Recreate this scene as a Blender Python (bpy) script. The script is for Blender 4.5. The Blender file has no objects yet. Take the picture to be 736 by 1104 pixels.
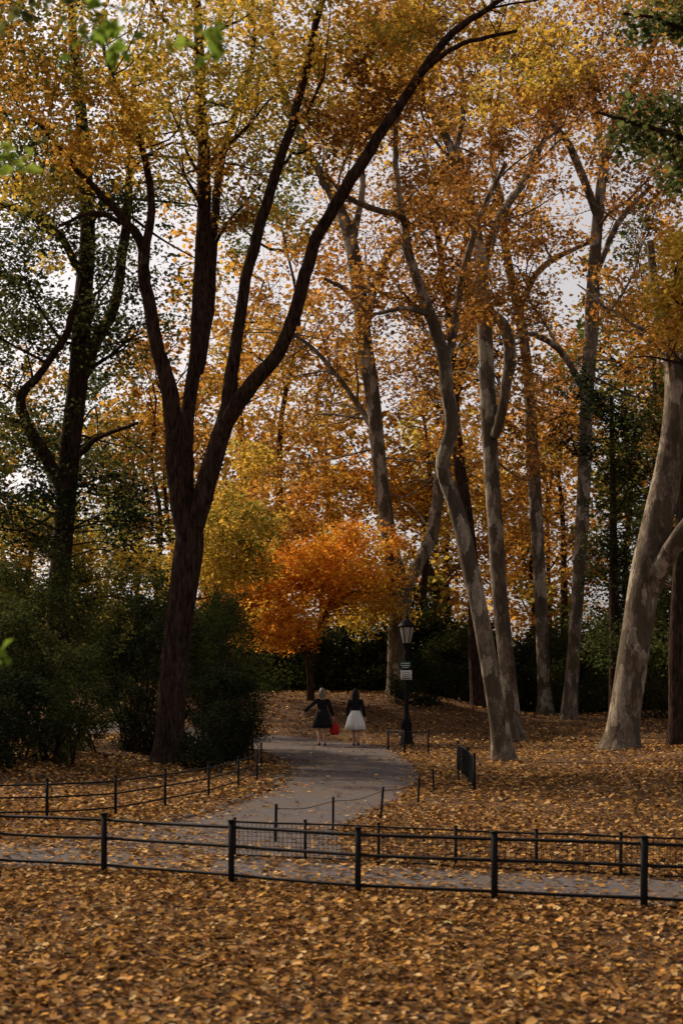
import bpy, math
import numpy as np
rng = np.random.default_rng(11)
F=1533.0; CH=1.6
scene=bpy.context.scene
# bearing/elevation survey of the place -> metres (x right, y away, z up)
def S(u,v,D): return np.array([(u-368.0)*D/F, D, CH+(750.0-v)*D/F])
def sm(a,b,x):
    t=np.clip((np.asarray(x,float)-a)/(b-a),0,1); return t*t*(3-2*t)
def H(x,y):
    x=np.asarray(x,float); y=np.asarray(y,float)
    w=1-0.6*sm(2,9,x)
    h=1.75*sm(47.5,62,y)*w
    h=h+0.35*sm(-3.5,-8,x)*sm(18,26,y)
    h=h+0.12*sm(4,9,x)*sm(18,26,y)*(1+0.6*np.sin(x*0.7+1)*np.cos(y*0.35))
    h=h+0.4*sm(75,130,y)
    return h

# ---------------------------------------------------------------- mesh helpers
def link(o,parent=None):
    scene.collection.objects.link(o)
    if parent is not None: o.parent=parent
    return o
def empty(name,loc=(0,0,0)):
    e=bpy.data.objects.new(name,None); e.location=loc; e.empty_display_size=0.3
    return link(e)
def mesh_obj(name,V,Q,mat,parent=None,col=None,smooth=False):
    V=np.asarray(V,np.float32).reshape(-1,3); Q=np.asarray(Q,np.int32).reshape(-1,4)
    me=bpy.data.meshes.new(name)
    me.vertices.add(len(V)); me.vertices.foreach_set('co',V.ravel())
    me.loops.add(len(Q)*4); me.loops.foreach_set('vertex_index',Q.ravel())
    me.polygons.add(len(Q)); me.polygons.foreach_set('loop_start',np.arange(0,len(Q)*4,4,dtype=np.int32))
    if smooth: me.polygons.foreach_set('use_smooth',np.ones(len(Q),bool))
    me.update(calc_edges=True)
    if col is not None:
        ca=me.color_attributes.new('Col','FLOAT_COLOR','POINT')
        c=np.ones((len(V),4),np.float32); c[:,:3]=col
        ca.data.foreach_set('color',c.ravel())
    me.materials.append(mat)
    return link(bpy.data.objects.new(name,me),parent)
class MB:
    def __init__(s): s.V=[];s.Q=[];s.n=0
    def add(s,V,Q):
        V=np.asarray(V,float).reshape(-1,3); s.V.append(V); s.Q.append(np.asarray(Q).reshape(-1,4)+s.n); s.n+=len(V)
    def obj(s,name,mat,parent=None,smooth=False):
        return mesh_obj(name,np.concatenate(s.V),np.concatenate(s.Q),mat,parent,smooth=smooth)
    def box(s,c,size,ax=None):
        c=np.array(c,float); hx,hy,hz=np.array(size)/2
        P=np.array([[-hx,-hy,-hz],[hx,-hy,-hz],[hx,hy,-hz],[-hx,hy,-hz],[-hx,-hy,hz],[hx,-hy,hz],[hx,hy,hz],[-hx,hy,hz]])
        if ax is not None: P=P@np.array(ax)
        s.add(P+c,[[0,3,2,1],[4,5,6,7],[0,1,5,4],[1,2,6,5],[2,3,7,6],[3,0,4,7]])
    def lathe(s,c,prof,n=12,sx=1,sy=1):
        c=np.array(c,float); a=np.linspace(0,2*math.pi,n,endpoint=False)
        V=[]
        for r,z in prof: V.append(np.stack([c[0]+r*sx*np.cos(a),c[1]+r*sy*np.sin(a),np.full(n,c[2]+z)],1))
        s.add(np.concatenate(V),ringq(len(prof),n))
    def tube(s,P,R,n=8,wob=0.0):
        P=np.asarray(P,float); R=np.asarray(R,float)*np.ones(len(P))
        T=np.gradient(P,axis=0); T/=np.linalg.norm(T,axis=1)[:,None]+1e-9
        m=T.mean(0); ref=np.eye(3)[np.argmin(np.abs(m))]
        A=np.cross(T,ref); A/=np.linalg.norm(A,axis=1)[:,None]+1e-9
        B=np.cross(T,A)
        a=np.linspace(0,2*math.pi,n,endpoint=False)
        rr=R[:,None]*np.ones((1,n))
        if wob>0:
            ph=rng.uniform(0,6.28,4)
            k=np.arange(len(P))[:,None]*0.35
            rr=rr*(1+wob*(np.sin(2*a[None]+ph[0]+k*.5)+0.6*np.sin(3*a[None]+ph[1]-k*.7)+.5*np.sin(k*1.3+ph[2])+.4*np.sin(5*a[None]+ph[3])))
        V=P[:,None,:]+rr[...,None]*(np.cos(a)[None,:,None]*A[:,None,:]+np.sin(a)[None,:,None]*B[:,None,:])
        s.add(V.reshape(-1,3),ringq(len(P),n))
def ringq(m,n):
    i=np.arange(m-1)[:,None]*n; j=np.arange(n)[None,:]; k=(j+1)%n
    return np.stack([i+j,i+k,i+n+k,i+n+j],-1).reshape(-1,4)
def spline(P,k=6):
    P=np.asarray(P,float)
    Q=np.vstack([2*P[0]-P[1],P,2*P[-1]-P[-2]]); out=[]
    t=np.linspace(0,1,k,endpoint=False)[:,None]
    for i in range(1,len(Q)-2):
        a,b,c,d=Q[i-1:i+3]
        out.append(0.5*((2*b)+(-a+c)*t+(2*a-5*b+4*c-d)*t**2+(-a+3*b-3*c+d)*t**3))
    out.append(P[-1:]); return np.vstack(out)

# ---------------------------------------------------------------- materials
def new_mat(name,rough=0.8):
    m=bpy.data.materials.new(name); m.use_nodes=True
    nt=m.node_tree; b=nt.nodes['Principled BSDF']; b.inputs['Roughness'].default_value=rough
    b.inputs['Specular IOR Level'].default_value=0.12
    return m,nt,b
def N(nt,t,**k):
    n=nt.nodes.new(t)
    for a,v in k.items(): setattr(n,a,v)
    return n
def ramp(nt,fac,stops):
    r=N(nt,'ShaderNodeValToRGB'); e=r.color_ramp.elements
    while len(e)<len(stops): e.new(0.5)
    for el,(p,c) in zip(e,stops): el.position=p; el.color=(*c,1)
    nt.links.new(fac,r.inputs['Fac']); return r.outputs['Color']
def coords(nt,scale=(1,1,1)):
    g=N(nt,'ShaderNodeNewGeometry'); m=N(nt,'ShaderNodeMapping'); m.inputs['Scale'].default_value=scale
    nt.links.new(g.outputs['Position'],m.inputs['Vector']); return m.outputs['Vector']
def noise(nt,vec,scale,detail=4,rough=.6):
    n=N(nt,'ShaderNodeTexNoise'); n.inputs['Scale'].default_value=scale; n.inputs['Detail'].default_value=detail; n.inputs['Roughness'].default_value=rough
    nt.links.new(vec,n.inputs['Vector']); return n
def bump(nt,b,h,strength,dist):
    n=N(nt,'ShaderNodeBump'); n.inputs['Strength'].default_value=strength; n.inputs['Distance'].default_value=dist
    nt.links.new(h,n.inputs['Height']); nt.links.new(n.outputs['Normal'],b.inputs['Normal'])
def mixc(nt,f,a,bc,mode='MIX'):
    m=N(nt,'ShaderNodeMix',data_type='RGBA',blend_type=mode)
    for sock,v in ((m.inputs[0],f),(m.inputs[6],a),(m.inputs[7],bc)):
        if isinstance(v,(int,float)): sock.default_value=v
        elif isinstance(v,tuple): sock.default_value=(*v,1)
        else: nt.links.new(v,sock)
    return m.outputs[2]
def plain(name,c,rough=.7,var=.25,scale=30,metal=0):
    m,nt,b=new_mat(name,rough); v=coords(nt); n=noise(nt,v,scale)
    col=ramp(nt,n.outputs['Fac'],[(0.3,tuple(x*(1-var) for x in c)),(0.7,tuple(min(1,x*(1+var)) for x in c))])
    nt.links.new(col,b.inputs['Base Color']); b.inputs['Metallic'].default_value=metal; return m

def bark_mat(name,dark,light,scale=(9,9,2)):
    m,nt,b=new_mat(name,.95); b.inputs['Specular IOR Level'].default_value=.05; v=coords(nt,scale); n=noise(nt,v,1.6,6,.7)
    v2=coords(nt); n2=noise(nt,v2,.6,3)
    c=ramp(nt,n.outputs['Fac'],[(0.38,dark),(0.62,light)])
    c=mixc(nt,n2.outputs['Fac'],c,(0.5,0.5,0.5),'MULTIPLY')
    nt.links.new(c,b.inputs['Base Color']); bump(nt,b,n.outputs['Fac'],1.0,.08); return m
M_bark=bark_mat('dark_bark',(0.020,0.012,0.009),(0.105,0.064,0.046))
def plane_bark():
    m,nt,b=new_mat('plane_bark',.9)
    v=coords(nt,(1,1,.42)); n=noise(nt,v,3.2,6,.68); n3=noise(nt,coords(nt,(1,1,.55)),8.5,4,.7); n2=noise(nt,coords(nt,(6,6,1.2)),2,5,.7)
    vo=N(nt,'ShaderNodeTexVoronoi'); vo.inputs['Scale'].default_value=4.5
    nt.links.new(mixc(nt,.25,coords(nt,(1,1,.45)),n3.outputs['Color']),vo.inputs['Vector'])
    sp=N(nt,'ShaderNodeSeparateColor'); nt.links.new(vo.outputs['Color'],sp.inputs[0])
    c=ramp(nt,n.outputs['Fac'],[(0.38,(0.075,0.054,0.036)),(0.45,(0.14,0.105,0.072)),(0.49,(0.25,0.195,0.14)),(0.53,(0.16,0.123,0.085)),(0.59,(0.31,0.25,0.185)),(0.66,(0.48,0.41,0.32))])
    c=mixc(nt,ramp(nt,sp.outputs[0],[(.52,(0,0,0)),(.58,(.85,.85,.85))]),c,(0.085,0.066,0.042))
    c=mixc(nt,ramp(nt,sp.outputs[1],[(.76,(0,0,0)),(.82,(.8,.8,.8))]),c,(0.48,0.41,0.31))
    f=ramp(nt,n3.outputs['Fac'],[(0.52,(0,0,0)),(0.56,(.8,.8,.8))])
    c=mixc(nt,f,c,mixc(nt,.5,c,(0.08,0.06,0.042)))
    c=mixc(nt,ramp(nt,n2.outputs['Fac'],[(.33,(.6,.6,.6)),(.62,(0,0,0))]),c,(0.06,0.042,0.03))
    nt.links.new(c,b.inputs['Base Color']); bump(nt,b,n2.outputs['Fac'],.8,.06); return m
M_plane=plane_bark()
def leaf_mat(name,trans=.45):
    m=bpy.data.materials.new(name); m.use_nodes=True; nt=m.node_tree; nt.nodes.clear()
    a=N(nt,'ShaderNodeAttribute',attribute_name='Col'); d=N(nt,'ShaderNodeBsdfDiffuse'); t=N(nt,'ShaderNodeBsdfTranslucent')
    x=N(nt,'ShaderNodeMixShader'); x.inputs[0].default_value=trans
    o=N(nt,'ShaderNodeOutputMaterial')
    nt.links.new(a.outputs['Color'],d.inputs['Color']); nt.links.new(a.outputs['Color'],t.inputs['Color'])
    nt.links.new(d.outputs[0],x.inputs[1]); nt.links.new(t.outputs[0],x.inputs[2])
    nt.links.new(x.outputs[0],o.inputs['Surface']); return m
M_leaf=leaf_mat('leaf',.52); M_litter=leaf_mat('fallen_leaf',.12); M_shrub=leaf_mat('shrub_leaf',.3)

def ground_mat():
    m,nt,b=new_mat('leaf_litter_ground',.95)
    v=coords(nt); n=noise(nt,v,3.,4)
    off=mixc(nt,.12,v,n.outputs['Color'])
    vo=N(nt,'ShaderNodeTexVoronoi'); vo.inputs['Scale'].default_value=17; nt.links.new(off,vo.inputs['Vector'])
    sp=N(nt,'ShaderNodeSeparateColor'); nt.links.new(vo.outputs['Color'],sp.inputs[0])
    c=ramp(nt,sp.outputs[0],[(0.0,(0.05,0.026,0.013)),(0.3,(0.12,0.060,0.025)),(0.6,(0.20,0.10,0.036)),(0.85,(0.28,0.145,0.05)),(1,(0.36,0.205,0.09))])
    n2=noise(nt,v,.35,5,.65)
    c=mixc(nt,ramp(nt,n2.outputs['Fac'],[(0.4,(.6,.6,.6)),(0.6,(0,0,0))]),c,(0.065,0.038,0.022))
    c=mixc(nt,ramp(nt,vo.outputs['Distance'],[(0.25,(0,0,0)),(0.7,(.8,.8,.8))]),c,(0.03,0.017,0.01))
    nt.links.new(c,b.inputs['Base Color']); bump(nt,b,vo.outputs['Distance'],.8,.03); return m
M_ground=ground_mat()
def asphalt():
    m,nt,b=new_mat('asphalt',.95); b.inputs['Specular IOR Level'].default_value=.05; v=coords(nt); n=noise(nt,v,60,3); n2=noise(nt,v,.9,5,.65); n3=noise(nt,v,6,4,.6)
    c=ramp(nt,n.outputs['Fac'],[(0.3,(0.070,0.063,0.064)),(0.7,(0.130,0.117,0.119))])
    c=mixc(nt,ramp(nt,n3.outputs['Fac'],[(0.4,(.45,.45,.45)),(0.6,(0,0,0))]),c,(0.055,0.048,0.047))
    c=mixc(nt,ramp(nt,n2.outputs['Fac'],[(0.42,(0,0,0)),(0.64,(.5,.5,.5))]),c,(0.12,0.078,0.05))
    nt.links.new(c,b.inputs['Base Color']); bump(nt,b,n.outputs['Fac'],.4,.01); return m
M_asph=asphalt()
M_iron=plain('black_iron',(0.009,0.008,0.008),.7,.4,25)
M_stone=plain('stone',(0.10,0.085,0.07),.9,.4,9)

# ---------------------------------------------------------------- ground
xs=np.concatenate([np.linspace(-400,-32,14),np.arange(-30,30.1,.5),np.linspace(32,400,14)])
ys=np.concatenate([np.linspace(-60,0,8),np.arange(2,80.1,.5),np.linspace(85,700,24)])
X,Y=np.meshgrid(xs,ys); nx=len(xs); ny=len(ys)
V=np.stack([X,Y,H(X,Y)],-1).reshape(-1,3)
i=np.arange(ny-1)[:,None]*nx; j=np.arange(nx-1)[None]
mesh_obj('ground',V,np.stack([i+j,i+j+1,i+nx+j+1,i+nx+j],-1),M_ground,smooth=True)
# paths
def ribbon(L,R,off,k=10):
    L=spline([(x,y,0) for x,y in L],k); R=spline([(x,y,0) for x,y in R],k)
    n=len(L); t=np.linspace(0,1,13)[None,:,None]
    G=L[:,None]*(1-t)+R[:,None]*t; G[...,2]=H(G[...,0],G[...,1])+off
    w=13; i=np.arange(n-1)[:,None]*w; j=np.arange(w-1)[None]
    return G.reshape(-1,3),np.stack([i+j,i+j+1,i+w+j+1,i+w+j],-1).reshape(-1,4),np.vstack([L[:,:2],R[::-1,:2]])
ML=[(-4.2,13.6),(-3.3,15.6),(-2.25,17.5),(-1.6,20.4),(-1.1,24.5),(-1.0,28.9),(-1.45,35),(-2.2,40),(-3.4,43.5),(-6.5,46),(-12,47)]
MR=[(.2,13.0),(0.0,15.0),(.05,17.5),(.62,20.4),(1.2,24.5),(1.6,29.5),(1.55,35),(1.4,41),(1.0,46.5),(-2.5,50.5),(-12,52)]
CL=[(-16,19.0),(-9,17.4),(-4.5,15.8),(-1.5,14.0),(1.0,13.0),(3.2,12.1),(8,10.2),(16,7.2)]
CR=[(-16,14.6),(-9,14.0),(-4.5,13.4),(-2,12.7),(.2,11.6),(2.4,10.75),(8,8.6),(16,5.8)]
v1,q1,poly1=ribbon(ML,MR,.012); v2,q2,poly2=ribbon(CL,CR,.016)
mb=MB(); mb.add(v1,q1); mb.add(v2,q2); mb.obj('asphalt_path',M_asph)
def inpoly(x,y,P):
    c=np.zeros(len(x),bool); n=len(P)
    for i in range(n):
        x1,y1=P[i]; x2,y2=P[i-1]
        k=((y1>y)!=(y2>y))&(x<(x2-x1)*(y-y1)/((y2-y1) or 1e-9)+x1); c^=k
    return c
def edged(x,y,P):
    d=np.full(len(x),9.)
    for a,b in zip(P[:-1],P[1:]):
        ab=b-a; t=np.clip(((x-a[0])*ab[0]+(y-a[1])*ab[1])/(ab@ab+1e-9),0,1); d=np.minimum(d,np.hypot(x-a[0]-t*ab[0],y-a[1]-t*ab[1]))
    return d

# ---------------------------------------------------------------- leaves
PAL=dict(
 gold=[(.58,.33,.05),(.52,.27,.04),(.62,.38,.07),(.42,.21,.038),(.32,.24,.045)],
 yellow=[(.62,.42,.07),(.57,.35,.05),(.45,.35,.06),(.24,.24,.05),(.60,.36,.055)],
 olive=[(.20,.19,.04),(.12,.135,.032),(.38,.28,.05),(.09,.10,.026)],
 orange=[(.52,.25,.045),(.46,.20,.035),(.56,.31,.06),(.33,.14,.028),(.44,.24,.045)],
 rust=[(.33,.145,.035),(.42,.20,.042),(.24,.10,.028),(.48,.27,.055),(.17,.08,.026)],
 glow=[(.68,.33,.04),(.62,.25,.03),(.68,.40,.055),(.52,.19,.025)],
 green=[(.050,.066,.022),(.070,.083,.026),(.038,.050,.018),(.105,.10,.028)],
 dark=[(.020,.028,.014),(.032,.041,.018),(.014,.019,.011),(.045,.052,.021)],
 bright=[(.16,.24,.03),(.22,.28,.04),(.10,.16,.02)],
 litter=[(.38,.195,.058),(.31,.152,.042),(.22,.105,.035),(.44,.25,.088),(.12,.058,.023),(.41,.215,.056),(.26,.138,.062),(.48,.32,.15),(.085,.043,.02),(.16,.082,.032)],
)
def leaf_geo(C,size,col,up=.5,asp=.72,fold=.15,nrm=None,detail=False):
    n=len(C)
    nr=rng.normal(size=(n,3)); nr/=np.linalg.norm(nr,axis=1)[:,None]
    nr[:,2]=np.abs(nr[:,2]); nr=nr*(1 if nrm is None else nrm)+np.array([0,0,up]); nr/=np.linalg.norm(nr,axis=1)[:,None]
    r=rng.normal(size=(n,3)); a=np.cross(nr,r); a/=np.linalg.norm(a,axis=1)[:,None]+1e-9; b=np.cross(nr,a)
    L=size[:,None]*.5; W=L*asp*rng.uniform(.7,1.25,(n,1)); f=nr*L*fold*2
    if not detail:
        P=np.stack([C-a*L,C+b*W-a*L*.1+f,C+a*L,C-b*W-a*L*.1+f],1)
        return P.reshape(-1,3),np.arange(n*4).reshape(-1,4),np.repeat(col,4,axis=0)
    curl=nr*L*rng.uniform(-.2,.5,(n,1)); j=rng.uniform(.6,1.3,(4,n,1))
    P=np.stack([C-a*L,C-a*L*.45*j[0]+b*W*.85*j[1]+f,C+a*L*.35*j[2]+b*W*.75*j[3]+f+curl*.6,C+a*L+curl,C+a*L*.35*j[1]-b*W*.75*j[0]+f+curl*.6,C-a*L*.45*j[3]-b*W*.85*j[2]+f],1)
    k=np.arange(n)[:,None]*6
    Q=np.concatenate([k+np.array([[0,1,2,3]]),k+np.array([[0,3,4,5]])])
    return P.reshape(-1,3),Q,np.repeat(col,6,axis=0)
class Leaves:
    def __init__(s): s.V=[];s.Q=[];s.C=[];s.n=0
    def add(s,V,Q,C): s.V.append(V);s.Q.append(Q+s.n);s.C.append(C);s.n+=len(V)
    def clumps(s,C,per,rad,size,pal,flat=.55,up=.5,asp=.72,detail=False,bright=1.0):
        C=np.asarray(C,float).reshape(-1,3); K=len(C)
        if K==0: return
        pal=np.array(PAL[pal]) if isinstance(pal,str) else np.array(pal)
        cc=pal[rng.integers(0,len(pal),K)]*rng.uniform(.62,1.25,(K,1))*bright
        R=rad*rng.uniform(.55,1.35,K)
        num=np.maximum(4,(per*rng.uniform(.5,1.5,K)*(R/rad)**2)).astype(int)
        idx=np.repeat(np.arange(K),num); n=len(idx)
        d=rng.normal(size=(n,3)); d/=np.linalg.norm(d,axis=1)[:,None]; d*=(rng.uniform(0,1,(n,1))**.5)*R[idx][:,None]; d[:,2]*=flat
        tl=rng.normal(size=(K,2))*.35; d[:,2]+=d[:,0]*tl[idx,0]+d[:,1]*tl[idx,1]
        col=cc[idx]*.7+pal[rng.integers(0,len(pal),n)]*.3*bright
        col=col*rng.lognormal(0,.2,(n,1))
        s.add(*leaf_geo(C[idx]+d,size*rng.uniform(.6,1.25,n),np.clip(col,0,.85),up,asp,detail=detail))
    def obj(s,name,mat,parent=None):
        if not s.V: return
        return mesh_obj(name,np.concatenate(s.V),np.concatenate(s.Q),mat,parent,col=np.concatenate(s.C))

# ---------------------------------------------------------------- trees
def grow(tb,p,d,r,L,lvl,ends,upb=.12):
    n=7; P=[p]; d=d/np.linalg.norm(d); dd=d.copy()
    for k in range(n-1):
        dd=dd+rng.normal(size=3)*.22+np.array([0,0,upb]); dd/=np.linalg.norm(dd); P.append(P[-1]+dd*L/(n-1))
    P=np.array(P); R=np.linspace(r,r*.28,n); tb.tube(P,R,5)
    ends.append(P[-1]); ends.append(P[4])
    if lvl>0:
        for c in range(rng.integers(3,5)):
            k=rng.integers(2,n); q=P[k]; e=(P[k]-P[k-1])/np.linalg.norm(P[k]-P[k-1])+rng.normal(size=3)*.65
            grow(tb,q,e,max(R[k]*.6,.006),L*rng.uniform(.4,.65),lvl-1,ends,upb)
    return P
def tree(name,D,limbs,mat,pal,blobs,sec=14,vtop=470,seclen=3.0,per=70,crad=.8,lsize=.16,sides=12,secleaf=True,bright=1.0,seclvl=1,rs=.86,keep=.8,twig=1.0):
    root=empty(name,tuple(S(limbs[0][0][0][0],limbs[0][0][0][1],D))); rl=np.array(root.location)
    tb=MB(); sk=[]; skr=[]; ends=[]
    for li,lb in enumerate(limbs):
        pts=lb[0]; d0=lb[1] if len(lb)>1 else 0; d1=lb[2] if len(lb)>2 else 0
        n=len(pts); Ds=[D+d0+(d1-d0)*k/(n-1) for k in range(n)]
        P=spline([S(u,v,dd) for (u,v,r),dd in zip(pts,Ds)]); R=spline([(r*rs*dd/F,0,0) for (u,v,r),dd in zip(pts,Ds)])[:,0]
        R=np.maximum(R,.01*twig)
        P=P+np.cumsum(rng.normal(size=P.shape)*.016*min(1,D/35),axis=0)*(0 if li==0 else 1)
        if li==0:
            z=P[:,2]-P[0,2]; R=R*(1+.5*np.exp(-z/.35)); P=np.vstack([P[0]-[0,0,.5],P]); R=np.concatenate([[R[0]*1.1],R])
        tb.tube(P,R,sides,.045)
        sk.append(P[2:]); skr.append(R[2:])
    SK=np.concatenate(sk); SR=np.concatenate(skr)
    ztop=S(0,vtop,D)[2]
    ok=np.where((SK[:,2]>ztop))[0]
    if len(ok):
        w=(1/(SR[ok]+.03)); w/=w.sum()
        for k in rng.choice(ok,sec,p=w):
            t=SK[min(k+1,len(SK)-1)]-SK[k-1]; t/=np.linalg.norm(t)+1e-9
            o=rng.normal(size=3); o[2]*=.4; o/=np.linalg.norm(o)
            grow(tb,SK[k],t*.5+o*.9+np.array([0,0,.15]),min(SR[k]*rng.uniform(.3,.5),.07),seclen*rng.uniform(.5,1.3),seclvl,ends)
    E=np.array(ends) if ends else np.zeros((0,3))
    lv=Leaves()
    if secleaf and len(E):
        E2=E[rng.uniform(size=len(E))<keep]; lv.clumps(E2+rng.normal(size=E2.shape)*.2,per,crad,lsize,pal,bright=bright)
    ALL=np.concatenate([SK,E]); AR=np.concatenate([SR,np.full(len(E),.015)])
    for (u,v,dd,ru,rv,rd,k,pl) in blobs:
        c=S(u,v,D+dd); s=(D+dd)/F
        o=rng.normal(size=(k,3)); o/=np.linalg.norm(o,axis=1)[:,None]; o*=rng.uniform(0,1,(k,1))**.4
        C=c+o*np.array([ru*s,rd,rv*s])
        lv.clumps(C,per,crad,lsize,pl,bright=bright)
        for q in C[::3]:
            dlt=ALL-q; dist=np.linalg.norm(dlt,axis=1)+np.maximum(dlt[:,2],0)*(2 if twig==1 else 0)
            m=np.argmin(dist)
            if dist[m]<7 and dist[m]>.3*twig:
                a=ALL[m]; mid=(a+q)/2+rng.normal(size=3)*.12*dist[m]+np.array([0,0,.06*dist[m]])
                r=min(AR[m]*.5,.012+dist[m]*.007)*twig
                P=spline([a,mid,q],4); tb.tube(P,np.linspace(r,min(r,.007*twig),len(P)),4)
    tb.V=[v-rl for v in tb.V]; tb.obj('trunk_and_limbs',mat,root,smooth=True)
    lv.V=[v-rl for v in lv.V]; lv.obj('crown',M_leaf,root)
    return root

# left dark tree (forked)
tree('cherry_tree',32.7,[
 ([(180,826,20),(184,780,19),(190,700,19),(197,640,18),(204,585,19),(206,560,14)],),
 ([(203,590,14),(192,520,13),(188,440,12),(172,370,9),(158,300,8),(155,262,7),(130,228,5),(95,190,4),(66,150,3),(30,120,2)],0,-2.5),
 ([(157,285,6),(166,215,5),(150,140,4),(125,80,3),(110,20,2)],-1.4,-3),
 ([(202,560,11),(201,470,10),(211,380,10),(215,300,10),(217,220,9),(216,150,8),(212,60,7),(208,-30,5)],0,2.5),
 ([(213,400,8),(226,320,7),(231,240,6),(240,160,5),(262,90,4),(275,20,3)],1,4),
 ([(207,580,13),(228,500,13),(240,440,12),(247,390,9),(262,300,8),(290,200,7),(310,130,6),(330,50,5),(345,-20,4)],0,-1.5),
 ([(238,470,10),(262,430,11),(300,380,10),(325,320,9),(345,260,8),(375,205,8),(415,140,7),(455,80,6),(490,35,5),(540,0,3)],-.4,-3.5),
 ([(455,80,4),(500,50,3),(560,35,2)],-3,-4),
 ([(160,300,4),(140,250,3),(100,230,3),(60,240,2)],-1,-3),
],M_bark,'yellow',[
 (60,110,-4,90,90,3,44,'gold'),(170,60,-2,110,80,4,66,'yellow'),(300,50,0,110,80,4,64,'yellow'),(400,50,0,90,75,3,56,'gold'),
 (200,190,3,60,50,2,12,'yellow'),(110,165,-2,60,50,2,18,'gold'),(330,150,3,50,50,2,18,'olive'),(40,40,-3,80,60,2,36,'olive'),(-70,60,-3,100,110,3,20,'gold'),
 (230,110,4,120,60,3,40,'olive'),(480,30,-1,80,50,3,28,'gold'),
],sec=26,vtop=330,seclen=2.6,per=62,crad=.62,lsize=.125,sides=14,rs=.80)

tree('elm_tree',36,[
 ([(60,830,15),(62,740,14),(63,650,14),(70,560,13),(76,480,14),(85,400,14),(90,320,12),(95,250,10),(90,150,8),(80,50,6),(75,-20,4)],),
 ([(70,530,9),(50,485,8),(30,455,7),(28,425,6),(48,398,5),(72,360,5),(80,320,4)],-.3,-2),
 ([(84,425,9),(105,375,8),(128,325,7),(140,250,6),(146,160,4),(150,90,3)],0,2),
 ([(92,300,6),(60,250,5),(20,225,4),(-40,210,3)],0,-2),
 ([(75,500,5),(110,470,3),(150,455,2)],0,-2),
],M_bark,'green',[
 (40,240,-2,80,90,3,44,'green'),(130,230,2,60,80,3,34,'green'),(20,350,0,60,60,3,32,'green'),(120,500,2,60,70,3,38,'green'),(110,400,2,50,60,3,20,'green'),(60,130,1,70,60,3,24,'olive'),
 (30,540,-2,60,60,2,30,'dark'),(150,570,1,40,60,2,26,'dark'),(20,450,-1,40,60,2,26,'green'),(250,230,6,60,60,3,24,'green'),(-60,400,0,70,200,3,40,'green'),
],sec=22,vtop=440,seclen=2.6,per=74,crad=.7,lsize=.12,rs=.82)

tree('plane_tree',60,[
 ([(428,758,13),(428,700,12),(430,655,12.5),(428,625,13),(420,585,10),(410,510,9.5),(402,430,9),(392,365,9.5),(385,300,9),(372,240,8),(347,190,6),(325,150,5),(300,80,4),(290,10,3)],),
 ([(430,640,9),(443,620,8),(462,575,8),(470,500,7),(478,455,6),(492,400,6),(500,330,5),(498,250,4),(500,170,3)],0,3),
 ([(391,365,7),(402,318,6),(422,272,5),(450,240,4),(480,190,3)],0,-2),
 ([(386,330,4),(372,310,3),(350,300,2)],0,-2),
 ([(380,260,5),(392,200,4),(385,130,3),(395,60,2)],0,2),
 ([(405,470,4),(375,420,3),(340,380,2.5),(310,360,2)],0,2),
],M_plane,'orange',[
 (400,160,0,90,80,4,38,'gold'),(350,310,5,60,50,3,20,'orange'),(440,340,4,60,70,4,28,'rust'),(320,450,6,90,100,4,58,'orange'),(260,380,7,60,80,3,26,'gold'),
 (450,480,6,60,100,4,40,'rust'),(400,540,8,80,70,4,42,'glow'),(300,230,4,60,50,3,20,'olive'),(340,90,4,100,80,4,34,'gold'),(350,390,8,110,60,4,34,'gold'),
],sec=24,vtop=480,seclen=5,per=70,crad=1.0,lsize=.19,keep=.75)

tree('plane_tree',35,[
 ([(543,822,14),(537,775,12),(522,690,11.5),(508,620,11.5),(492,550,11),(477,503,10),(487,460,9.5),(481,420,9),(478,385,8.5),(463,338,8),(446,292,7),(436,262,6)],),
 ([(440,270,5),(432,240,4.5),(405,228,4),(375,215,3),(350,190,2)],0,-2),
 ([(440,272,5),(428,200,4.5),(424,150,4),(436,90,3),(430,20,2)],0,1),
 ([(479,400,6),(492,345,5),(500,290,4.5),(520,230,4),(545,180,3)],0,2),
 ([(465,340,4),(440,330,3),(400,335,2)],0,-1),
],M_plane,'rust',[
 (470,250,0,50,50,2,16,'rust'),(520,330,1,40,50,2,8,'orange'),(430,60,0,80,60,3,24,'gold'),(560,60,0,80,50,3,28,'yellow')],
 sec=20,vtop=420,seclen=2.4,per=60,crad=.6,lsize=.14,rs=.8,keep=.75)

tree('plane_tree',48,[
 ([(553,797,12),(546,720,11),(538,640,10.5),(533,560,10.5),(528,480,10),(524,400,10),(521,340,9.5),(516,270,8),(505,210,7),(490,170,6),(470,130,5),(440,90,4),(420,30,3)],),
 ([(533,470,7),(543,430,7),(548,385,8),(540,350,7),(515,325,5),(500,300,4)],-.3,-2),
 ([(519,300,6),(538,240,5.5),(558,205,5),(585,150,4),(600,90,3)],0,2),
 ([(490,170,4),(500,110,4),(495,40,3)],0,2),
],M_plane,'rust',[
 (500,220,1,50,50,3,16,'rust'),(470,110,0,70,60,3,26,'gold'),(560,80,2,80,55,3,38,'gold'),(500,430,5,50,80,3,24,'orange'),(560,470,6,60,80,3,30,'rust')],
 sec=20,vtop=440,seclen=3.6,per=60,crad=.8,lsize=.17,rs=.82,keep=.65)
tree('plane_tree',62,[
 ([(588,770,9),(585,700,8),(580,600,8),(574,500,8),(570,420,7),(564,365,6.5),(555,320,6),(545,270,5),(540,220,5),(530,170,4),(535,110,3)],),
 ([(558,330,4),(580,290,4),(612,270,3),(640,260,2)],0,2),
],M_plane,'orange',[(600,440,6,50,90,4,44,'rust'),(590,560,8,60,80,4,46,'orange'),(600,110,4,60,40,3,18,'orange')],sec=14,vtop=480,seclen=4.0,per=60,crad=1.0,lsize=.19,keep=.6)
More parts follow.
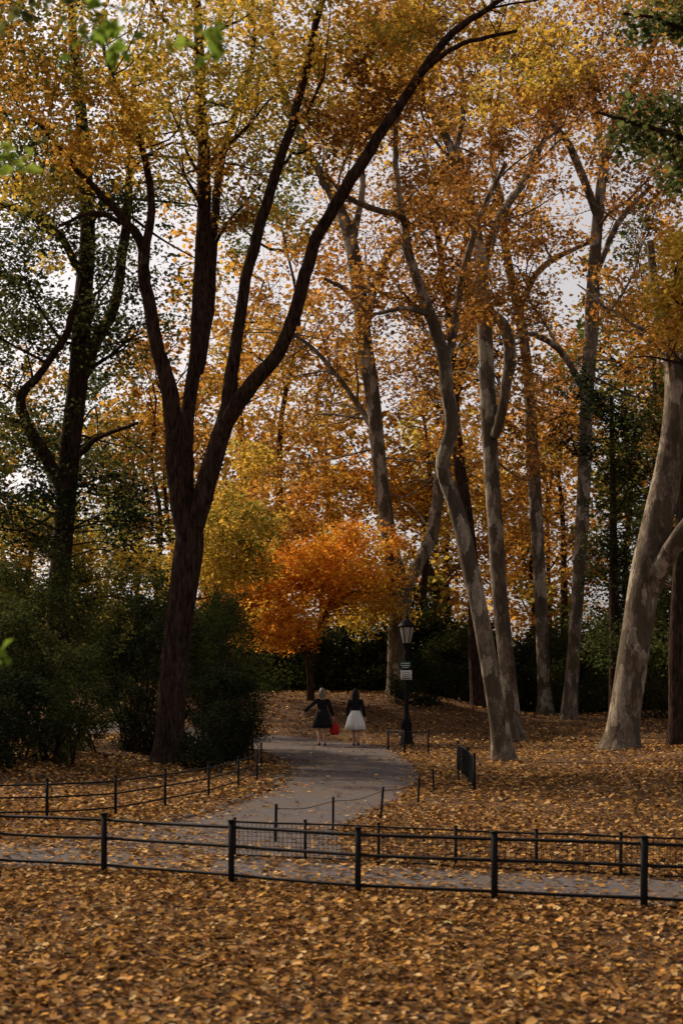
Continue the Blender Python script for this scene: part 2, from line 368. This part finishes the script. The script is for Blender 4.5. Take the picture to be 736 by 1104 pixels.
tree('plane_tree',57,[
 ([(612,780,10),(618,700,8.5),(625,600,9),(630,500,9),(632,430,9),(637,350,9),(640,290,8),(645,225,7),(652,170,6),(668,120,5),(700,60,4),(720,0,3)],),
 ([(644,235,5),(622,175,5),(598,140,4),(560,100,3)],0,-2),
 ([(633,430,4),(605,380,4),(570,360,3),(540,370,2)],0,-2),
 ([(650,180,4),(640,110,3),(630,40,2)],0,2),
 ([(640,300,4),(665,240,4),(700,200,3)],0,2),
],M_plane,'rust',[(680,110,0,70,80,4,58,'orange'),(705,240,2,45,70,3,40,'rust'),(690,350,4,50,60,3,32,'orange'),(650,35,0,100,50,4,46,'gold'),(705,440,4,40,60,3,26,'rust')],
 sec=22,vtop=400,seclen=4.2,per=62,crad=.95,lsize=.18,rs=.82,keep=.72)
tree('plane_tree',39.5,[
 ([(668,812,22),(672,775,19),(683,700,19),(695,625,19),(708,565,17),(721,500,16),(728,445,15),(725,400,11),(718,362,9),(706,315,6),(700,260,4)],),
 ([(698,640,13),(715,600,11),(745,560,10),(790,520,9),(830,430,7)],0,-2),
 ([(727,450,11),(745,370,10),(765,270,8),(770,150,6),(760,40,4)],0,2),
],M_plane,'orange',[(760,200,0,70,110,3,34,'orange'),(740,60,0,60,60,3,24,'rust'),(830,380,-1,60,100,3,24,'orange')],sec=14,vtop=430,seclen=2.8,per=60,crad=.7,lsize=.15,sides=16,rs=.9)
tree('plane_tree',60,[
 ([(515,770,9),(512,700,9),(510,620,8),(503,560,8),(495,500,7),(490,440,6),(486,360,5),(475,280,4),(465,200,3)],),
],M_bark,'rust',[(480,380,2,50,70,3,20,'rust'),(520,560,8,50,90,4,46,'orange')],sec=12,vtop=480,seclen=4,per=66,crad=1.0,lsize=.19,keep=.7)
tree('oak_tree',43,[
 ([(729,805,10),(728,700,10),(733,600,9),(738,500,9),(745,380,7),(760,200,5)],),
],M_bark,'green',[(735,650,4,40,80,2,40,'green'),(725,560,5,36,50,2,26,'green'),(728,480,5,36,50,2,18,'rust'),(790,500,0,60,120,3,30,'green')],sec=8,vtop=520,seclen=2.5)
tree('maple_tree',27,[
 ([(850,880,14),(846,700,13),(835,520,11),(800,420,8),(760,360,6),(728,320,4)],),
 ([(838,540,8),(850,350,7),(840,200,5)],)
],M_bark,'gold',[(732,305,0,30,55,1.2,28,'yellow'),(790,300,0,60,100,2,26,'gold')],sec=6,vtop=480,seclen=1.8,per=80,crad=.5,lsize=.12,bright=1.1)
tree('hemlock_tree',50,[
 ([(662,785,7),(661,650,6),(660,520,4),(658,430,2)],),
],M_bark,'dark',[(665,690,0,36,40,2,30,'green'),(662,620,0,36,50,2,28,'dark'),(655,545,0,30,50,1.8,22,'green'),(668,480,0,28,40,1.5,14,'green'),(700,610,3,40,60,2,32,'green')],
 sec=8,vtop=700,seclen=1.5,per=100,crad=.7,lsize=.13)
# under-storey maples
tree('maple_tree',58,[
 ([(335,765,5),(333,720,4),(322,680,3),(300,640,2)],),
 ([(333,720,3),(345,670,3),(370,630,2)],0,1),
],M_bark,'glow',[(340,625,0,95,36,3,92,'glow'),(300,676,-1,60,28,2.5,54,'glow'),(350,588,0,95,24,3,54,'glow'),(400,645,2,44,38,2,40,'yellow'),(265,635,0,40,40,2,30,'glow')],
 sec=8,vtop=700,seclen=2,per=100,crad=.8,lsize=.16,bright=1.25)
tree('maple_tree',50,[
 ([(225,770,5),(228,700,4),(232,640,3),(240,580,2)],),
],M_bark,'yellow',[(245,570,0,60,40,3,40,'yellow'),(235,610,0,45,34,2,26,'yellow'),(300,550,5,60,36,2,34,'orange')],sec=8,vtop=660,seclen=2,per=90,crad=.8,lsize=.16,bright=1.05)
tree('maple_tree',42,[
 ([(20,800,6),(22,700,5),(30,620,4),(40,570,2)],),
 ([(22,700,3),(70,630,3),(110,590,2)],),
],M_bark,'olive',[(20,590,0,60,40,2,36,'gold'),(110,600,0,60,34,2,32,'yellow'),(20,645,0,60,30,2,26,'olive'),(120,650,0,60,30,2,22,'olive'),(-60,600,0,60,60,2,16,'gold')],sec=8,vtop=640,seclen=2,per=80,crad=.7,lsize=.13,bright=1.1)

# near trees standing outside the view whose branches hang into it
tree('oak_tree',13.5,[
 ([(880,1000,18),(876,700,16),(870,300,13),(850,120,10),(840,-100,8)],),
 ([(868,260,7),(800,190,5),(740,150,3.5),(680,130,2.5),(640,120,1.5)],0,.4),
 ([(856,130,6),(790,60,4),(720,20,2.5),(670,10,1.5)],0,.4),
],M_bark,'green',[(700,135,.4,50,26,.5,30,'green'),(735,190,.3,30,30,.5,18,'green'),(720,15,.4,50,18,.5,24,'green'),(800,100,0,60,90,.8,20,'green')],
 sec=4,vtop=100,seclen=1.0,per=26,crad=.22,lsize=.085,bright=1.5,twig=.5)
tree('oak_tree',4.2,[
 ([(-420,1330,40),(-410,900,36),(-400,300,30),(-370,-150,24)],),
 ([(-398,200,12),(-200,40,8),(-60,-10,3),(60,-4,1.5),(190,22,.8),(250,50,.5)],0,.3),
 ([(-400,420,10),(-220,280,7),(-80,190,3),(10,160,1)],0,0),
 ([(-405,700,8),(-220,690,5),(-60,715,2),(4,716,.8)],0,0),
],M_bark,'bright',[(50,8,.1,60,14,.15,8,'green'),(115,34,.1,50,18,.15,9,'bright'),(225,58,.1,45,18,.1,5,'bright'),(8,166,0,20,12,.1,4,'bright'),(2,715,0,6,10,.05,2,'bright'),(-120,60,0,60,50,.3,10,'bright')],
 sec=0,vtop=100,seclen=.6,per=5,crad=.08,lsize=.055,secleaf=False,twig=.15)

# ---------------------------------------------------------------- distant tree mass
root=empty('distant_trees',(0,85,0)); tb=MB(); lv=Leaves(); off=np.array([0,85,0.])
for k in range(52):
    x=-44+88*(k+rng.uniform(-.8,1.8))/52; y=rng.uniform(70,104); h=rng.uniform(22,30)*(.82 if 4<x<15 else 1)*(.85 if -13<x<-7 else 1); z=float(H(x,y))
    P=spline([(x+rng.normal()*.6*t,y,z-.5+h*t) for t in np.linspace(0,.85,6)],4); tb.tube(P,np.linspace(rng.uniform(.2,.4),.05,len(P)),7,.04)
    ends=[]
    for q in range(8):
        b=P[rng.integers(7,len(P))]; o=rng.normal(size=3); o[2]=abs(o[2])*.5; grow(tb,b,o,.08,rng.uniform(2.5,6),1,ends)
    E=np.array(ends); pal=['orange','gold','rust','glow','yellow','orange','rust'][rng.integers(0,7)]
    if x<-13: pal=['olive','green','gold','green'][rng.integers(0,4)]
    if x>15: pal=['olive','green','orange','rust'][rng.integers(0,4)]
    keep=rng.uniform(size=len(E))<.4
    lv.clumps(E[keep],42,1.4,.40,pal)
    m=40; C=np.stack([x+rng.normal(size=m)*2.8,y+rng.normal(size=m)*2.5,z+rng.uniform(.04,.82,m)*h],1); lv.clumps(C,44,1.5,.40,pal)
tb.V=[v-off for v in tb.V]; lv.V=[v-off for v in lv.V]
tb.obj('trunks',M_bark,root,True); lv.obj('foliage',M_leaf,root)

# ---------------------------------------------------------------- shrubs & hedge
def shrub(name,bl,size,pal,per=150,crad=.38,mat=M_shrub,asp=.45):
    x0,y0=bl[0][0],bl[0][1]; o=np.array([x0,y0,float(H(x0,y0))]); root=empty(name,tuple(o)); lv=Leaves(); tb=MB()
    for (x,y,z,rx,ry,rz,k,*p) in bl:
        g=float(H(x,y)); d=rng.normal(size=(k,3)); d/=np.linalg.norm(d,axis=1)[:,None]; d*=rng.uniform(0.15,1.12,(k,1))**.35
        C=np.array([x,y,g+z])+d*np.array([rx,ry,rz]); C[:,2]=np.maximum(C[:,2],H(C[:,0],C[:,1])+.1)
        lv.clumps(C,per,crad,size,p[0] if p else pal,flat=.7,asp=asp)
        for q in C[::3]:
            a=np.array([x+rng.normal()*.3*rx,y+rng.normal()*.3*ry,g-.1]); P=spline([a,(a+q)/2+rng.normal(size=3)*.15,q],4); tb.tube(P,np.linspace(.03,.006,len(P)),4)
    tb.V=[v-o for v in tb.V]; lv.V=[v-o for v in lv.V]
    tb.obj('stems',M_bark,root); lv.obj('foliage',mat,root)
# left of the forked tree
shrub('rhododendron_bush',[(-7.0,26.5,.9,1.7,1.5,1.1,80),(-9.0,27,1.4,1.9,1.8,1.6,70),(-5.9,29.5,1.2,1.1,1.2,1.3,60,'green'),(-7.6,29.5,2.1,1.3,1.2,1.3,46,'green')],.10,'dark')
# right of and behind the forked tree
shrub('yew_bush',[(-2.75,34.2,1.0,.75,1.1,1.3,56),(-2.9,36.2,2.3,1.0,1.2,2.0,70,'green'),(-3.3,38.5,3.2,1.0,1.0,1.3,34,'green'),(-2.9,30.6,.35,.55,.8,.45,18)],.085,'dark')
shrub('yew_bush',[(-7.4,34.5,2.6,2.3,1.4,2.4,110,'green'),(-10,33,3.0,2.2,1.8,2.4,80),(-4.9,36.5,1.9,1.4,1.3,2.1,80,'dark'),(-5.4,38,3.4,1.3,1.2,1.4,36,'green')],.10,'dark')
shrub('laurel_bush',[(-5.5,41,2.3,2.4,1.5,2.5,90,'green'),(-3.6,42.5,1.8,1.0,1.1,1.9,50)],.11,'dark')
hb=[]
for k in range(44):
    x=-18+k*1.05+rng.normal()*.4; y=66+rng.normal()*1.0+(2 if x>6 else 0); hgt=rng.uniform(1.2,2.7); hb.append((x,y,hgt,1.7,1.2,hgt,48,['dark','green','green','green'][rng.integers(0,4)]))
    hb.append((x,y-1.2,.5,1.2,.5,.5,10,'green'))
shrub('hedge',hb,.22,'dark',per=80,crad=.8,asp=.6)
shrub('laurel_bush',[(3.2,57.5,.8,1.3,.9,1.0,40),(5.0,63,1.6,1.6,1.0,1.6,40,'green')],.13,'dark',per=100,crad=.5)
shrub('laurel_bush',[(13.5,58,2.2,2.4,1.4,2.2,80,'green'),(16.5,54,2.2,2.0,1.4,2.2,60)],.14,'dark',per=100,crad=.6)
shrub('laurel_bush',[(10.6,62,2.2,2.0,1.2,2.2,60,'green'),(7.6,64,2.0,1.8,1.2,2.0,50)],.14,'dark',per=100,crad=.6)

# ---------------------------------------------------------------- fallen leaves
def scatter(y0,y1,dens,detail,smin,smax,wide=(.3,1.5)):
    ww=wide[0]*y1+wide[1]; n=int(dens*2*ww*(y1-y0)); x=rng.uniform(-ww,ww,n); y=rng.uniform(y0,y1,n)
    k=np.abs(x)<wide[0]*y+wide[1]; x=x[k]; y=y[k]
    on=inpoly(x,y,poly1)|inpoly(x,y,poly2)
    e=np.minimum(edged(x,y,poly1),edged(x,y,poly2))
    p=np.where(on,np.where(y<17,.15,.045)*np.where((y<19)&(x<-1.2),4.0,1)+.6*np.exp(-e/.12)+.14*np.exp(-e/.4),1.0)
    patch=.66+.26*np.sin(x*1.1+np.sin(y*.9)*1.7)*np.cos(y*.7+x*.4)+.16*np.sin(x*.37-y*.53+1.3); k=rng.uniform(size=len(x))<p*np.where(on,np.clip(patch*1.5-.3,.1,1.4),patch); x=x[k];y=y[k];on=on[k]; n=len(x)
    C=np.stack([x,y,H(x,y)+.02+np.where(on,.008,rng.uniform(0,.045,n))],1)
    pal=np.array(PAL['litter']); col=pal[rng.integers(0,len(pal),n)]*rng.lognormal(-.05,.25,(n,1))
    return leaf_geo(C,rng.uniform(smin,smax,n),np.clip(col,0,.8),up=1.0,asp=.8,nrm=np.where(on,.25,.6)[:,None],detail=detail,fold=.10)
lv=Leaves()
for a in [(5.2,9,1250,True,.028,.072),(9,13,950,True,.032,.076),(13,20,450,True,.042,.085),(20,32,165,False,.06,.11),(32,48,65,False,.07,.13),(48,64,38,False,.09,.16)]:
    lv.add(*scatter(*a))
lv.obj('fallen_leaves',M_litter)

# ---------------------------------------------------------------- fences
def fence(name,pts,h,rails,post=.045,rail=.013,mesh=0,cap=.05):
    root=empty(name,(pts[0][0],pts[0][1],0)); o=np.array([pts[0][0],pts[0][1],0.])
    a=MB(); b=MB()
    P=[np.array([x,y,float(H(x,y))]) for x,y in pts]
    for p in P:
        a.box(p-o+[0,0,(h+cap)/2-.1],(post,post,h+cap+.2)); a.box(p-o+[0,0,h+cap+.006],(post*1.25,post*1.25,.012))
        a.box(p-o+[0,0,.03],(post*1.7,post*1.7,.02))
    for p,q in zip(P[:-1],P[1:]):
        for z in rails:
            sag=rng.normal()*.004
            b.tube(spline([p-o+[0,0,z],(p+q)/2-o+[0,0,z+sag],q-o+[0,0,z]],3),rail,8)
    a.obj('posts',M_iron,root); b.obj('rails',M_iron,root,True)
    if mesh:
        c=MB()
        for p,q in zip(P[:-1],P[1:]):
            L=np.linalg.norm(q-p); n=int(L/mesh)
            for k in range(1,n):
                w=p+(q-p)*k/n-o; c.tube([w+[0,0,.03],w+[0,0,h]],.0024,4)
            for z in np.arange(.04,h,mesh): c.tube([p-o+[0,0,z],q-o+[0,0,z]],.0024,4)
        c.obj('wire_mesh',M_iron,root)
    return root
fp=[(-7.4,14.5),(-6.3,14.15),(-5.25,13.8),(-4.2,13.4),(-3.15,13.0),(-2.1,12.6),(-.92,11.9),(.13,11.25),(1.17,10.9),(2.24,10.55),(3.3,10.2),(4.35,9.85),(5.4,9.5)]
fence('iron_rail_fence',fp,.50,(.10,.34,.50),post=.048,rail=.014)
fence('wire_mesh_fence',[(-1.05,14.0),(-.35,13.75),(.35,13.45),(1.05,13.1),(1.75,12.8),(2.45,12.5),(3.2,12.2),(4.0,11.9),(4.8,11.6)],.36,(.36,.03),post=.028,rail=.010,mesh=.045,cap=.03)
fence('iron_rail_fence',[(-8.2,16.9),(-6.8,17.2),(-5.4,17.5),(-4.4,17.7),(-3.7,17.9),(-2.95,18.6),(-2.5,20.2),(-2.05,22.0),(-1.75,24.2),(-1.6,27),(-1.72,30.6)],.50,(.14,.32,.48),post=.035,rail=.012)
fence('wire_mesh_fence',[(2.2,23.6),(2.35,26.5),(2.45,30)],.58,(.57,.03),post=.045,rail=.012,mesh=.06)
fence('wire_mesh_fence',[(1.35,41.2),(1.75,39.6),(2.4,39.4)],.60,(.60,.03),post=.05,rail=.014,mesh=.07)
r=empty('stake_and_wire_fence',(1.1,20.4,0)); a=MB(); sp=[(-.72,15.5),(-.10,16.6),(.50,18.4),(1.09,20.4),(1.5,23.0),(2.1,25.5)]; tp=[]
for x,y in sp:
    l=rng.normal(size=2)*.02; p0=np.array([x-1.1,y-20.4,-.1]); p1=p0+[l[0],l[1],.52]; a.tube([p0,p1-[0,0,.01],p1,p1+[0,0,.004]],[.016,.016,.016,.001],6); tp.append(p1-[0,0,.05])
a.obj('stakes',M_iron,r); a=MB()
for p,q in zip(tp[:-1],tp[1:]):
    a.tube(spline([p,(p+q)/2-[0,0,.04],q],4),.004,4)
a.obj('wire',M_iron,r)
a=MB()
Lp=spline([(x,y,0) for x,y in ML[2:7]],6)
for k in range(0,len(Lp)):
    x,y,_=Lp[k]; s=rng.uniform(.09,.2); 
    a.lathe((x-.12+rng.normal()*.05,y+rng.normal()*.1,float(H(x,y))-.05),[(.01,-.02),(s*.9,0),(s,.05),(s*.8,.08),(s*.4,.10),(.005,.105)],7,1,rng.uniform(.8,1.4))
a.obj('path_edging_stones',M_stone)

# ---------------------------------------------------------------- street lamp
lx,ly=2.08,45.5; lz=float(H(lx,ly)); L=empty('street_lamp',(lx,ly,lz))
a=MB(); a.lathe((0,0,0),[(.001,0),(.24,0),(.24,.10),(.21,.13),(.19,.30),(.20,.34),(.15,.42),(.13,.75),(.145,.80),(.12,.86),(.085,.95),(.075,1.1),(.062,2.9),(.075,2.95),(.06,3.0),(.06,3.08),(.11,3.14),(.10,3.18),(.05,3.2),(.001,3.2)],16)
for k in range(8):
    t=k*math.pi/4; a.box((.155*math.cos(t),.155*math.sin(t),.58),(.03,.03,.34))
a.obj('pole',M_iron,L,True)
a=MB(); a.lathe((0,0,0),[(.10,3.18),(.15,3.24),(.155,3.28),(.14,3.28)],12)
for k in range(6):
    t=k*math.pi/3; a.tube([(.14*math.cos(t),.14*math.sin(t),3.26),(.25*math.cos(t),.25*math.sin(t),3.80)],.016,5)
a.lathe((0,0,0),[(.24,3.78),(.29,3.79),(.29,3.83),(.25,3.86),(.21,3.93),(.12,4.02),(.07,4.05),(.05,4.08),(.06,4.12),(.03,4.16),(.015,4.24),(.001,4.28)],12)
a.obj('lantern_frame',M_iron,L)
a=MB(); a.lathe((0,0,0),[(.125,3.27),(.235,3.785)],12); a.obj('glass',plain('milky_glass',(.40,.37,.32),.25,.1,5),L,True)
a=MB(); a.box((-.05,-.10,2.58),(.40,.02,.24)); a.obj('green_sign',plain('sign_green',(.02,.07,.045),.5),L)
a=MB(); a.box((-.02,-.105,2.26),(.36,.02,.30)); a.obj('white_sign',plain('sign_white',(.70,.70,.66),.5,.08),L)
a=MB()
for zz,w in ((2.63,.28),(2.56,.30),(2.50,.2)): a.box((-.05,-.113,zz),(w,.004,.025))
a.obj('green_sign_lettering',bpy.data.materials['sign_white'],L)
a=MB()
for zz,w in ((2.35,.26),(2.28,.28),(2.21,.22),(2.15,.27)): a.box((-.02,-.118,zz),(w,.004,.018))
a.obj('white_sign_lettering',M_iron,L)
a=MB()
for zz in (2.62,2.26): a.box((0,-.075,zz),(.14,.05,.025))
a.obj('sign_brackets',M_iron,L)

# ---------------------------------------------------------------- people
def skin_obj(name,verts,edges,mat,parent,root=0,sub=2):
    me=bpy.data.meshes.new(name); me.from_pydata([v[:3] for v in verts],edges,[]); me.materials.append(mat)
    o=link(bpy.data.objects.new(name,me),parent)
    m=o.modifiers.new('Skin','SKIN'); m.use_smooth_shade=True
    for k,v in enumerate(verts):
        sv=me.skin_vertices[0].data[k]; r=v[3] if isinstance(v[3],tuple) else (v[3],v[3]); sv.radius=r; sv.use_root=(k==root)
    s=o.modifiers.new('Sub','SUBSURF'); s.levels=sub; s.render_levels=sub
    return o
M_skin=plain('skin',(.50,.30,.21),.55,.06,20); M_blk=plain('black_cloth',(.014,.013,.016),.9,.3,40); M_wht=plain('white_cloth',(.80,.78,.74),.85,.05,30)
M_shoe=plain('shoe_leather',(.03,.02,.018),.4,.3,30); M_red=plain('red_bag',(.42,.02,.015),.6,.15,20)
def hand(parent,w,d,side,curl=.6):
    w=np.array(w,float); d=np.array(d,float); d/=np.linalg.norm(d)
    f=np.array([0,1.,0]); f-=d*f.dot(d); f/=np.linalg.norm(f)
    n=np.cross(d,f)*side
    V=[(*w,.024),(*(w+d*.04),(.036,.018)),(*(w+d*.08),(.040,.014))]; E=[(0,1),(1,2)]
    for k,(off,ln) in enumerate(((.030,.070),(.010,.080),(-.010,.074),(-.028,.058))):
        p=w+d*.085+f*off; b=len(V); dd=d.copy(); V.append((*p,.009)); E.append((2,b))
        for j in range(3):
            dd=dd-n*curl*.35*(j+1)*.6; dd/=np.linalg.norm(dd); p=p+dd*ln/3; V.append((*p,.0085-.001*j)); E.append((b+j,b+j+1))
    b=len(V); p=w+d*.03+f*.032; V.append((*p,.011)); E.append((1,b)); p=p+f*.022+d*.025; V.append((*p,.010)); E.append((b,b+1)); p=p+d*.028+f*.004; V.append((*p,.0085)); E.append((b+1,b+2))
    return skin_obj('hand',V,E,M_skin,parent,0,1)
def head(parent,z,hair,long):
    n=24;m=16; V=[]
    for i in range(m+1):
        ph=math.pi*i/m
        for j in range(n):
            th=2*math.pi*j/n; x=.074*math.sin(ph)*math.cos(th); y=.095*math.sin(ph)*math.sin(th); zz=.118*math.cos(ph)
            if zz<0: x*=1+zz*2.6; y=y*(1+zz*1.2)+(-zz)*.12
            if abs(x)<.016 and y>.05 and -.05<zz<.01: y+=.022*(1-abs(zz+.03)/.045)
            if y>.05 and abs(zz-.005)<.014 and .02<abs(x)<.045: y-=.008
            V.append((x,y,zz+z))
    a=MB(); a.add(V,ringq(m+1,n))
    for s in (-1,1): a.lathe((s*.076,0,z-.03),[(.001,0),(.014,.008),(.018,.03),(.016,.05),(.001,.06)],8,.5,1)
    a.obj('head',M_skin,parent,True)
    a=MB()
    for s in (-1,1): a.lathe((s*.031,.083,z+.003),[(.001,-.011),(.008,-.007),(.011,0),(.008,.007),(.001,.011)],8)
    a.obj('eyes',M_wht,parent,True)
    a=MB(); a.box((0,.094,z-.062),(.045,.012,.012)); a.obj('mouth',M_red,parent)
    V=[];m=14;n=40
    for i in range(m+1):
        t=i/m
        for j in range(n):
            th=2*math.pi*j/n; back=.5-.5*math.sin(th)
            lock=1+.05*math.sin(th*9+i*.3)+.03*math.sin(th*17)
            if t<.5:
                ph=math.pi*t*.95; x=.094*math.sin(ph)*math.cos(th); y=.110*math.sin(ph)*math.sin(th)-.012; zz=.135*math.cos(ph)
                if math.sin(th)>.3 and t>.22: y=min(y,.06); zz=max(zz,.05)
            else:
                k=(t-.5)*2; drop=long*k*(back**.8); wd=.098*(1+.30*math.sin(k*2.4))*(1-.2*k*k)
                x=wd*math.cos(th); y=.112*math.sin(th)*(1-.2*k)-.012-.035*k; zz=.02-drop
                if math.sin(th)>.3: y=.05-.06*k; x=math.copysign(.085,math.cos(th))*min(1,abs(math.cos(th))+.2); zz=.05-.06*k-drop*.2
            V.append((x*lock,y*lock,zz+z))
    a=MB(); a.add(V,ringq(m+1,n)); a.obj('hair',hair,parent,True)
def loft(parent,name,secs,mat,n=48,pleat=0.0):
    a=MB(); V=[]
    for k,(cx,cy,z,rx,ry) in enumerate(secs):
        for j in range(n):
            th=2*math.pi*j/n; p=1+pleat*(k/(len(secs)-1))*math.cos(th*12); V.append((cx+rx*p*math.cos(th),cy+ry*p*math.sin(th),z+.01*math.sin(th*5)*(k/(len(secs)-1))))
    a.add(V,ringq(len(secs),n)); o=a.obj(name,mat,parent,True); so=o.modifiers.new('Solid','SOLIDIFY'); so.thickness=.006; return o
def woman(name,x,y,rotz,pose,hair,long,outfit,scale):
    R=empty(name,(x,y,float(H(x,y))+.018)); R.rotation_euler=(0,0,rotz); R.scale=(scale,)*3
    P=pose
    V=[(0,0,.93,(.145,.115)),(0,0,1.08,(.115,.09)),(0,.01,1.24,(.135,.10)),(0,0,1.38,(.10,.075)),(0,.0,1.455,.052),(0,.012,1.52,.05)]
    E=[(0,1),(1,2),(2,3),(3,4),(4,5)]
    for s,l in ((-1,'L'),(1,'R')):
        b=len(V); V+= [(s*.095,0,.86,.095),(*P['knee'+l],.060),(*(np.array(P['knee'+l])*.5+np.array(P['ank'+l])*.5+[0,-.012,.06]),.056),(*P['ank'+l],.038),(*P['toe'+l],.028)]
        E+=[(0,b),(b,b+1),(b+1,b+2),(b+2,b+3),(b+3,b+4)]
        b=len(V); V+=[(s*.165,0,1.37,.055),(*P['elb'+l],.040),(*P['wri'+l],.026)]; E+=[(3,b),(b,b+1),(b+1,b+2)]
    skin_obj('body',V,E,M_skin,R)
    J=[(0,0,.98,(.17,.14)),(0,0,1.08,(.145,.12)),(0,.01,1.24,(.165,.13)),(0,0,1.38,(.125,.10)),(0,0,1.425,.064)]; EJ=[(0,1),(1,2),(2,3),(3,4)]
    for s,l in ((-1,'L'),(1,'R')):
        b=len(J); e=np.array(P['elb'+l]); w=np.array(P['wri'+l]); w2=e+(w-e)*.9
        J+=[(s*.175,0,1.37,.074),(*e,.060),(*w2,.047)]; EJ+=[(3,b),(b,b+1),(b+1,b+2)]
    skin_obj('jacket',J,EJ,M_blk,R)
    for s,l in ((-1,'L'),(1,'R')):
        w=np.array(P['wri'+l]); hand(R,w-(w-np.array(P['elb'+l]))/np.linalg.norm(w-np.array(P['elb'+l]))*.01,w-np.array(P['elb'+l]),s,P.get('curl'+l,.6))
        an=np.array(P['ank'+l]); to=np.array(P['toe'+l]); he=an-(to-an)*np.array([.35,.35,0]); he[2]=an[2]-.045
        skin_obj('shoe',[(*he,.036),(*(an-[0,0,.025]),.046),(*(to*.6+an*.4-[0,0,.005]),.043),(*to,.032)],[(0,1),(1,2),(2,3)],M_shoe,R,1,1)
    if outfit=='skirt':
        loft(R,'skirt',[(0,0,1.08,.135,.11),(0,0,1.0,.175,.145),(0,0,.86,.225,.19),(0,.0,.68,.275,.235),(0,0,.50,.30,.26)],M_wht,96,.06)
    else:
        loft(R,'coat_skirt',[(0,0,1.10,.15,.125),(0,0,.98,.20,.16),(0,0,.84,.245,.19),(0,0,.68,.285,.215),(0,0,.56,.29,.22)],M_blk,48,.02)
    head(R,1.625,hair,long); return R
pA=dict(kneeL=(-.10,.03,.49),ankL=(-.10,-.10,.11),toeL=(-.11,.03,.035),kneeR=(.09,.10,.50),ankR=(.085,.16,.085),toeR=(.095,.30,.04),
        elbL=(-.38,-.03,1.19),wriL=(-.56,.0,1.02),elbR=(.27,-.02,1.10),wriR=(.34,.06,.88),curlR=1.3)
pB=dict(kneeL=(-.08,.12,.50),ankL=(-.07,.17,.085),toeL=(-.08,.31,.04),kneeR=(.09,.02,.49),ankR=(.09,-.13,.12),toeR=(.10,-.01,.035),
        elbL=(-.24,.0,1.10),wriL=(-.22,.12,.88),elbR=(.25,-.05,1.10),wriR=(.29,.0,.86))
W=woman('woman',-.60,44.3,math.radians(4),pA,plain('ash_hair',(.20,.16,.13),.6,.35,60),.22,'coat',1.04)
a=MB(); a.lathe((.375,.075,.34),[(.001,0),(.12,.005),(.15,.10),(.145,.24),(.11,.33),(.10,.335),(.001,.30)],14,1.0,.5)
a.obj('shopping_bag',M_red,W,True)
a=MB()
for s in (-.03,.03): a.tube(spline([(.29,.075+s,.66),(.33,.075+s,.78),(.365,.075,.80),(.41,.075+s,.77),(.45,.075+s,.66)],5),.007,6)
a.obj('bag_handles',M_red,W,True)
woman('woman',.44,44.6,math.radians(-5),pB,plain('black_hair',(.012,.009,.009),.45,.3,60),.42,'skirt',1.03)

# ---------------------------------------------------------------- light, sky, camera
from mathutils import Vector
el=math.radians(37); azv=np.array([-.72,.64]); azv=azv/np.linalg.norm(azv)   # sun beyond the trees, to the left
sd=np.array([azv[0]*math.cos(el),azv[1]*math.cos(el),math.sin(el)])
ld=bpy.data.lights.new('sun','SUN'); ld.energy=5.0; ld.angle=math.radians(.6); ld.color=(1,.81,.58)
so=link(bpy.data.objects.new('sun',ld)); so.rotation_euler=Vector(sd).to_track_quat('Z','Y').to_euler(); so.location=(-30,50,60)
w=bpy.data.worlds.new('World'); scene.world=w; w.use_nodes=True; nt=w.node_tree
sk=N(nt,'ShaderNodeTexSky',sky_type='NISHITA'); sk.sun_disc=False; sk.sun_elevation=el; sk.sun_rotation=math.atan2(sd[0],sd[1]); sk.dust_density=4.0; sk.air_density=1.0
hs=N(nt,'ShaderNodeHueSaturation'); hs.inputs['Saturation'].default_value=.25
nt.links.new(sk.outputs[0],hs.inputs['Color'])
tint=mixc(nt,1.0,hs.outputs[0],(1.0,.92,.89),'MULTIPLY')
bg=nt.nodes['Background']; nt.links.new(tint,bg.inputs['Color']); bg.inputs['Strength'].default_value=.142
cam=bpy.data.cameras.new('camera'); co=link(bpy.data.objects.new('camera',cam)); co.location=(0,0,CH); co.rotation_euler=(math.radians(90),0,0)
cam.sensor_fit='VERTICAL'; cam.sensor_height=36; cam.lens=50; cam.shift_y=198/1104; cam.clip_end=2000
cam.dof.use_dof=True; cam.dof.focus_distance=34; cam.dof.aperture_fstop=3.5
scene.camera=co
scene.view_settings.view_transform='Standard'; scene.view_settings.look='None'; scene.view_settings.exposure=0
tot=sum(len(o.data.polygons) for o in scene.objects if o.type=='MESH'); print('POLYS',tot)
